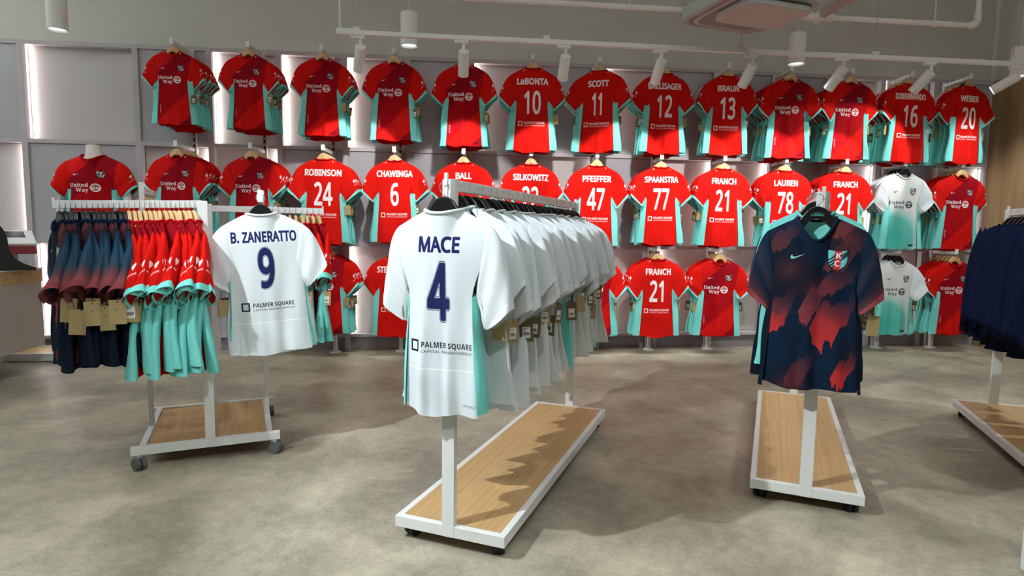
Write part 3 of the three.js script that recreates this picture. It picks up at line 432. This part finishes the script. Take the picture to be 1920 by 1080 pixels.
    place(makeHanger('black_hanger', k ? `black hanger ${ORD[k - 1]} behind that of the number 9 jersey` : 'black hanger of the number 9 jersey on the four-way rack', 'black hangers of the number 9 jersey'), q, y);
  }
  for (let k = 0; k < 4; k++) {
    const q = W3(-0.29, 0.05 + k * 0.06, 1.395), y = th + Math.PI + jit(0.05);
    place(makeJersey('jersey', `red jersey ${ORD[k]} on the four-way rack's rear arm, behind the red row`, 'jersey', 'red jerseys on the rear arm', side[k % 4], kits.red, { tag: 0 }), q, y, 0.97);
    place(makeHanger('wooden_hanger', `wooden hanger ${ORD[k]} on the four-way rack's rear arm`, 'wooden hangers on the rear arm'), q, y);
  }
}
// ---------------------------------------------------------------- mannequin, desk and platform at the left
{
  const o = thing('display_platform', 'low white display platform with wooden top under the mannequin', 'platform', null, [-3.3, 0, -5.78]);
  for (const s of [-1, 1]) { part(o, 'frame_side', box(0.03, 0.065, 0.4), whitePaint, [s * 0.5, 0.04, 0]); part(o, 'frame_front', box(1.03, 0.065, 0.03), whitePaint, [0, 0.04, s * 0.19]); }
  part(o, 'wooden_top', box(0.98, 0.012, 0.36), oak, [0, 0.062, 0]);
  const m = thing('mannequin', 'white headless mannequin wearing the red jersey beside the panel wall', 'mannequin', null, [-3.07, 0.07, -5.72]);
  const mw = std('#dcd8d2', 0.45);
  const prof = [[1.81, 0.058, 0.058], [1.78, 0.055, 0.058], [1.74, 0.058, 0.06], [1.71, 0.075, 0.06], [1.68, 0.105, 0.06], [1.64, 0.15, 0.066], [1.58, 0.165, 0.085], [1.48, 0.165, 0.115], [1.38, 0.15, 0.115], [1.25, 0.128, 0.095], [1.15, 0.125, 0.092], [1.05, 0.15, 0.105], [0.95, 0.168, 0.115], [0.86, 0.165, 0.11], [0.8, 0.12, 0.08], [0.78, 0.02, 0.02]];
  part(m, 'torso', grid(28, prof.length - 1, (a, b) => { const p = prof[Math.round(b * (prof.length - 1))], f = -a * Math.PI * 2; return [Math.cos(f) * p[1], p[0], Math.sin(f) * p[2], a, b]; }), mw);
  part(m, 'neck_cap', new THREE.SphereGeometry(0.058, 20, 8, 0, 7, 0, Math.PI / 2).scale(1, 0.18, 1), mw, [0, 1.808, 0]);
  for (const s of [-1, 1]) {
    const path = new THREE.CatmullRomCurve3([V(s * 0.19, 1.61, 0), V(s * 0.238, 1.5, 0.004), V(s * 0.272, 1.34, 0.008), V(s * 0.29, 1.16, 0.02), V(s * 0.3, 1.02, 0.04)]), rr = [0.036, 0.03, 0.037, 0.033, 0.026];
    part(m, 'arm', grid(14, 20, (a, b) => { const c = path.getPoint(b), k = b * 4, i = Math.min(3, Math.floor(k)), r = lerp(rr[i], rr[i + 1], k - i) * (b > 0.97 ? 0.6 : 1), f = -s * a * Math.PI * 2; return [c.x + Math.cos(f) * r, c.y, c.z + Math.sin(f) * r, a, b]; }), mw);
    const hp = new THREE.CatmullRomCurve3([V(s * 0.3, 1.03, 0.04), V(s * 0.302, 0.97, 0.05), V(s * 0.298, 0.9, 0.06), V(s * 0.292, 0.84, 0.062)]);
    part(m, 'hand', grid(10, 10, (a, b) => { const c = hp.getPoint(b), f = a * Math.PI * 2, r = 0.026 * (1 + 0.6 * Math.sin(b * 3)) * (b > 0.95 ? 0.3 : 1); return [c.x + Math.cos(f) * r * 0.5, c.y, c.z + Math.sin(f) * r, a, b]; }), mw);
  }
  part(m, 'pole', cyl(0.016, 0.016, 0.8, 14), chrome, [0, 0.4, 0]); part(m, 'base_plate', cyl(0.15, 0.155, 0.015, 32), chrome, [0, 0.0075, 0]);
  // the jersey it wears: same cut, filled out by the torso
  const MG = jerseyGeometry({ sd: 91, D: 0.115, thick: 0.06, fold: 0.004, sway: 0.0, sleeveSway: 0.0, nu: 30, nv: 26, tuck: 0.03 });
  const j = makeJersey('jersey', 'red jersey with white chest print worn by the white mannequin', 'jersey', null, MG, kits.red, { tag: 0 });
  place(j, [-3.07, 1.9, -5.72], 0.1, 1); j.scale.set(1.1, 0.98, 1.1);
}
{
  const o = thing('cash_desk', 'cash desk with beige side panel and thick wooden counter edge', 'desk', null, [-4.3, 0, -4.65]);
  part(o, 'body', box(1.92, 0.54, 1.45, 0.004), std('#b3a9a0', 0.6), [0, 0.46, 0]); part(o, 'plinth', box(1.4, 0.19, 0.9), std('#7c766f', 0.8), [-0.25, 0.1, 0]);
  part(o, 'counter_edge', box(1.93, 0.1, 1.47, 0.003), oak, [0, 0.775, 0]); part(o, 'counter_top', box(1.94, 0.012, 1.48, 0.003), whiteMatte, [0, 0.831, 0]);
  const t = thing('payment_terminal', 'white payment terminal with dark screen and red front on the desk', 'terminal', null, [-3.42, 0.837, -5.2], 0.75);
  part(t, 'stand_foot', box(0.22, 0.014, 0.18, 0.004), black, [0, 0.007, 0]); part(t, 'stand_neck', box(0.05, 0.2, 0.04, 0.006), whitePaint, [0, 0.11, -0.02]);
  const hd = part(t, 'housing', box(0.27, 0.03, 0.2, 0.008), whitePaint, [0, 0.24, 0.0], [0.55, 0, 0]); part(hd, 'screen', box(0.15, 0.004, 0.085), std('#1b2740', 0.15), [0, 0.016, -0.035]);
  const fr = part(t, 'front_display', box(0.25, 0.1, 0.012, 0.003), std('#7c0d20', 0.3), [0, 0.165, 0.085], [-0.5, 0, 0]);
  const s = thing('monitor_stand', 'black curved monitor stand on the cash desk beside the payment terminal', 'stand', null, [-3.42, 0.837, -4.98], 0.61);
  const sh = new THREE.Shape(); sh.moveTo(-0.2, 0.4); sh.quadraticCurveTo(0.08, 0.42, 0.08, 0.2); sh.quadraticCurveTo(0.08, 0.06, 0.24, 0.012); sh.lineTo(0.24, 0); sh.lineTo(-0.16, 0); sh.quadraticCurveTo(-0.02, 0.05, -0.02, 0.18); sh.quadraticCurveTo(-0.02, 0.34, -0.2, 0.33);
  const sg = new THREE.ExtrudeGeometry(sh, { depth: 0.16, bevelEnabled: true, bevelSize: 0.006, bevelThickness: 0.006, bevelSegments: 2 }); sg.translate(0, 0.006, -0.08); part(s, 'curved_arm', sg, black); part(s, 'back_plate', box(0.02, 0.3, 0.4, 0.005), black, [-0.21, 0.37, 0], [0, 0, 0.1]);
}
{ // edge of a white fixture at the right margin
  const o = thing('display_plinth', 'tall white display plinth at the right edge near the camera', 'plinth', null, [2.185, 0, -1.70]);
  part(o, 'body', box(0.3, 1.1, 0.3, 0.006), whitePaint, [0, 0.56, 0]); part(o, 'toe_kick', box(0.26, 0.02, 0.26), std('#55534f', 0.8), [0, 0.01, 0]);
}
// ---------------------------------------------------------------- lamps
function pendant(x, y, z, label, group, cd = PENDANT_CD, cone = 1.15) {
  const o = thing('pendant_lamp', label, 'lamp', group, [x, y, z]);
  part(o, 'shade', new THREE.LatheGeometry([[0.056, 0.02], [0.064, 0], [0.068, 0], [0.068, 0.25], [0.06, 0.258], [0.004, 0.26]].map((p) => new THREE.Vector2(...p)), 32), lampWhite);
  part(o, 'lens', cyl(0.056, 0.056, 0.004, 28), lampGlow, [0, 0.016, 0]); part(o, 'cord', cyl(0.0035, 0.0035, HC - y - 0.26, 8), whiteMatte, [0, (HC - y + 0.26) / 2, 0]); part(o, 'canopy', cyl(0.05, 0.05, 0.03, 20), lampWhite, [0, HC - y - 0.015, 0]);
  const l = new THREE.SpotLight(NEUTRAL, cd, 0, cone, 0.6, 2); l.name = 'lamp_light'; l.position.set(0, -0.004, 0); l.target.position.set(0, -1, 0); l.target.name = 'aim'; l.castShadow = true; l.shadow.radius = 2.6; o.add(l, l.target);
}
pendant(-2.908, 2.64, -5.03, 'white cylinder pendant lamp at far left, above the panel wall', 'pendant lamps before the jersey wall');
pendant(-0.305, 2.64, -5.03, 'white cylinder pendant lamp behind the left part of the light track', 'pendant lamps before the jersey wall');
pendant(2.969, 2.64, -5.05, 'white cylinder pendant lamp behind the right part of the light track', 'pendant lamps before the jersey wall');
pendant(5.147, 2.64, -5.12, 'white cylinder pendant lamp at far right, by the wooden wall', 'pendant lamps before the jersey wall', 6);
for (const [i, [x, z, cd]] of [[-3.0, -3.2, 3], [-0.6, -3.1, 2.5], [2.6, -3.1, 1.5], [4.7, -2.9, 2], [-2.0, -0.6, 12], [1.0, -0.4, 11], [3.0, -0.7, 10]].entries()) pendant(x, 2.95, z, `white cylinder pendant lamp above the shop floor, ${ORD[i]} of those out of view`, 'pendant lamps above the shop floor', cd, 0.82);
// aimed spotlights high above the shop floor, out of the frame: they cast the long shadows of the racks
for (const [x, y, z, tx, tz, cd, label] of [[-2.5, 3.45, -1.05, 1.6, -3.9, 46, 'white aimed spotlight high at left, throwing the white jerseys\' shadow'], [5.0, 3.45, -2.3, 3.0, -2.9, 14, 'white aimed spotlight high at right, throwing the jackets\' shadow'], [-0.2, 3.45, 0.6, -1.6, -3.6, 13, 'white aimed spotlight above the camera, lighting the four-way rack']]) {
  const o = thing('ceiling_spotlight', label, 'spotlight', 'aimed spotlights out of view', [x, y, z]);
  part(o, 'ceiling_mount', cyl(0.05, 0.05, 0.02, 20), lampWhite, [0, HC - y - 0.012, 0]); part(o, 'stem', cyl(0.01, 0.01, HC - y - 0.02, 10), whitePaint, [0, (HC - y - 0.02) / 2, 0]);
  const can = new THREE.Group(); can.name = 'can'; can.quaternion.setFromUnitVectors(V(0, -1, 0), V(tx - x, -y, tz - z).normalize()); o.add(can);
  part(can, 'housing', new THREE.LatheGeometry([[0.001, 0.03], [0.045, 0.03], [0.05, 0.02], [0.05, -0.18], [0.044, -0.18], [0.042, -0.15]].map((p) => new THREE.Vector2(...p)), 28), lampWhite); part(can, 'lens', cyl(0.042, 0.042, 0.004, 24), lampGlow, [0, -0.152, 0]);
  const l = new THREE.SpotLight(NEUTRAL, cd, 0, 0.5, 0.5, 2); l.name = 'spot_light'; l.position.set(0, -0.16, 0); l.target.position.set(0, -1.2, 0); l.target.name = 'aim'; l.castShadow = true; l.shadow.radius = 1.5; can.add(l, l.target);
}
{
  const TZ = -4.79, TY2 = 2.65, o = thing('light_track', 'long white lighting track crossing before the jersey wall', 'track', null, [0, 0, 0]);
  part(o, 'track_bar', box(6.3, 0.034, 0.036, 0.003), whitePaint, [2.35, TY2, TZ]); part(o, 'feed_box', box(0.18, 0.045, 0.045, 0.004), whitePaint, [-0.74, TY2 + 0.004, TZ]); part(o, 'feed_conduit', cyl(0.008, 0.008, HC - TY2, 10), whitePaint, [-0.8, (HC + TY2) / 2, TZ]);
  for (const x of [-0.68, 0.76, 2.34, 3.5, 4.75]) { const c = part(o, 'track_clip', box(0.05, 0.028, 0.03, 0.003), whitePaint, [x, TY2 + 0.03, TZ]); part(c, 'suspension_wire', cyl(0.0015, 0.0015, HC - TY2 - 0.04, 6), steel, [0, (HC - TY2) / 2, 0]); }
  // [x, lean sideways, aim towards the wall]
  const heads = [[-0.651, -0.22, 0.68], [0.123, 0, 0.7], [0.915, 0, 0.7], [1.689, -0.08, 0.7], [2.45, -0.18, 0.7], [3.228, -0.3, 0.7], [4.008, -0.42, 0.66], [4.804, -0.9, 0.6]];
  heads.forEach(([x, lean, fwd], i) => {
    const h = thing('track_spotlight', `white track spotlight ${ORD[i]} from left on the lighting track`, 'spotlight', 'spotlights on the lighting track', [x, TY2 - 0.017, TZ]);
    part(h, 'adapter', box(0.11, 0.026, 0.034, 0.004), whitePaint, [-0.02, -0.013, 0]); part(h, 'stem', cyl(0.012, 0.012, 0.07, 12), whitePaint, [0, -0.05, 0]); part(h, 'pivot', cyl(0.016, 0.016, 0.03, 14), whitePaint, [0, -0.085, 0], [Math.PI / 2, 0, 0]);
    const can = new THREE.Group(); can.name = 'can'; can.position.set(0, -0.085, 0); can.rotation.set(fwd, 0, lean, 'ZXY'); h.add(can);
    part(can, 'housing', new THREE.LatheGeometry([[0.001, 0.008], [0.036, 0.008], [0.041, 0], [0.041, -0.19], [0.036, -0.19], [0.034, -0.16]].map((p) => new THREE.Vector2(...p)), 28), lampWhite); part(can, 'lens', cyl(0.034, 0.034, 0.004, 24), lampGlow, [0, -0.162, 0]);
    const l = new THREE.SpotLight(WARM, TRACK_CD, 0, 0.57, 0.12, 2); l.name = 'spot_light'; l.position.set(0, -0.168, 0); l.target.position.set(0, -1.2, 0); l.target.name = 'aim'; l.castShadow = true; l.shadow.radius = 1.6; can.add(l, l.target);
  });
}
// linear lamps that shine down and up, out of the frame: their streaks show in the glossy wall panels
for (const [i, [x, z]] of [[-2.6, -1.6], [0.6, -1.6], [3.8, -1.6], [-5.4, -4.2]].entries()) {
  const o = thing('linear_lamp', i < 3 ? `white linear ceiling lamp ${ORD[i]} from left, high above the racks` : 'white linear ceiling lamp above the cash desk by the left wall', 'lamp', 'linear lamps above the shop', [x, 3.3, z], i < 3 ? 0.1 : 1.5);
  part(o, 'housing', box(2.4, 0.07, 0.09, 0.006), lampWhite, [0, 0.04, 0]); part(o, 'diffuser', box(2.36, 0.006, 0.075), linearGlow, [0, 0.003, 0]);
  for (const s of [-1, 1]) part(o, 'suspension_wire', cyl(0.002, 0.002, HC - 3.375, 6), steel, [s * 1.0, (HC - 3.3 + 0.07) / 2, 0]);
  const l = new THREE.RectAreaLight(NEUTRAL, i < 3 ? LINEAR_NITS : 14, 2.36, 0.075); l.name = 'lamp_light'; l.rotation.x = -Math.PI / 2; l.position.y = -0.003; o.add(l);
  part(o, 'upper_diffuser', box(2.36, 0.006, 0.075), linearGlow, [0, 0.078, 0]); const up = new THREE.RectAreaLight(NEUTRAL, i < 3 ? UP_NITS : 170, 2.36, 0.075); up.name = 'up_light'; up.rotation.x = Math.PI / 2; up.position.y = 0.084; o.add(up);
}
// ---------------------------------------------------------------- ceiling services
{
  const PZ = -5.08, PY2 = 3.05, pm = std('#f0f1f1', 0.45), o = thing('sprinkler_pipe', 'white sprinkler pipe running high across the room to an upward elbow', 'pipe');
  const run = new THREE.CatmullRomCurve3([V(-6.4, PY2, PZ), V(4.5, PY2, PZ), V(4.6, PY2, PZ), V(4.645, PY2 + 0.02, PZ), V(4.66, PY2 + 0.07, PZ), V(4.66, HC, PZ)], false, 'catmullrom', 0.1);
  part(o, 'pipe_run', new THREE.TubeGeometry(run, 90, 0.022, 14), pm); part(o, 'elbow', new THREE.TubeGeometry(new THREE.CatmullRomCurve3([V(4.56, PY2, PZ), V(4.62, PY2 + 0.004, PZ), V(4.656, PY2 + 0.04, PZ), V(4.66, PY2 + 0.1, PZ)]), 14, 0.03, 14), pm);
  for (const x of [3.08, 3.26]) part(o, 'coupling', cyl(0.034, 0.034, 0.06, 18), pm, [x, PY2, PZ], [0, 0, Math.PI / 2]); part(o, 'tee', cyl(0.045, 0.045, 0.1, 18), pm, [3.17, PY2, PZ + 0.02], [Math.PI / 2, 0, 0]);
  part(o, 'branch_pipe', cyl(0.038, 0.038, 3.2, 18), std('#b8a8a4', 0.55), [3.17, PY2 + 0.01, PZ + 1.64], [Math.PI / 2, 0, 0]);
  for (const x of [-2.4, 1.5, 4.25]) { const c = part(o, 'pipe_clamp', new THREE.TorusGeometry(0.026, 0.006, 6, 18), pm, [x, PY2, PZ], [0, Math.PI / 2, 0]); part(c, 'hanger_rod', cyl(0.006, 0.006, HC - PY2 - 0.02, 8), pm, [0, (HC - PY2) / 2, 0]); }
  const a = thing('air_cassette', 'round-cornered white air conditioning cassette hung above the track', 'air conditioner', null, [2.2, 2.82, -4.42], 0.22);
  const rr = (w, d, r, h, b) => { const q = new THREE.Shape(), x = w / 2, y = d / 2; q.moveTo(-x + r, -y); q.lineTo(x - r, -y); q.quadraticCurveTo(x, -y, x, -y + r); q.lineTo(x, y - r); q.quadraticCurveTo(x, y, x - r, y); q.lineTo(-x + r, y); q.quadraticCurveTo(-x, y, -x, y - r); q.lineTo(-x, -y + r); q.quadraticCurveTo(-x, -y, -x + r, -y); const g = new THREE.ExtrudeGeometry(q, { depth: h, bevelEnabled: true, bevelSize: b, bevelThickness: b, bevelSegments: 4, curveSegments: 12 }); g.rotateX(-Math.PI / 2); return g; };
  part(a, 'tray', rr(0.72, 0.74, 0.16, 0.06, 0.02), std('#aeb6b6', 0.55), [0, 0.0, 0]); for (const k of [0, 1, 2]) part(a, 'air_slot', rr(0.66 - k * 0.05, 0.66 - k * 0.05, 0.13, 0.004, 0.003), k % 2 ? std('#c2c0bd', 0.5) : std('#8f8d8b', 0.6), [0, -0.022 - k * 0.003, 0]);
  part(a, 'grille_panel', rr(0.56, 0.4, 0.1, 0.02, 0.012), std('#b4b6b6', 0.55), [0.03, -0.062, 0.12]); part(a, 'casing', box(0.6, 0.25, 0.6, 0.01), std('#a8a6a4', 0.6), [0, 0.2, 0]);
  for (const [x, z] of [[-0.3, -0.3], [0.3, -0.3], [-0.3, 0.3], [0.3, 0.3]]) part(a, 'hanger_rod', cyl(0.006, 0.006, HC - 2.84 - 0.3, 8), steel, [x, (HC - 2.84 + 0.3) / 2, z]);
}
renderer.render(scene, camera);
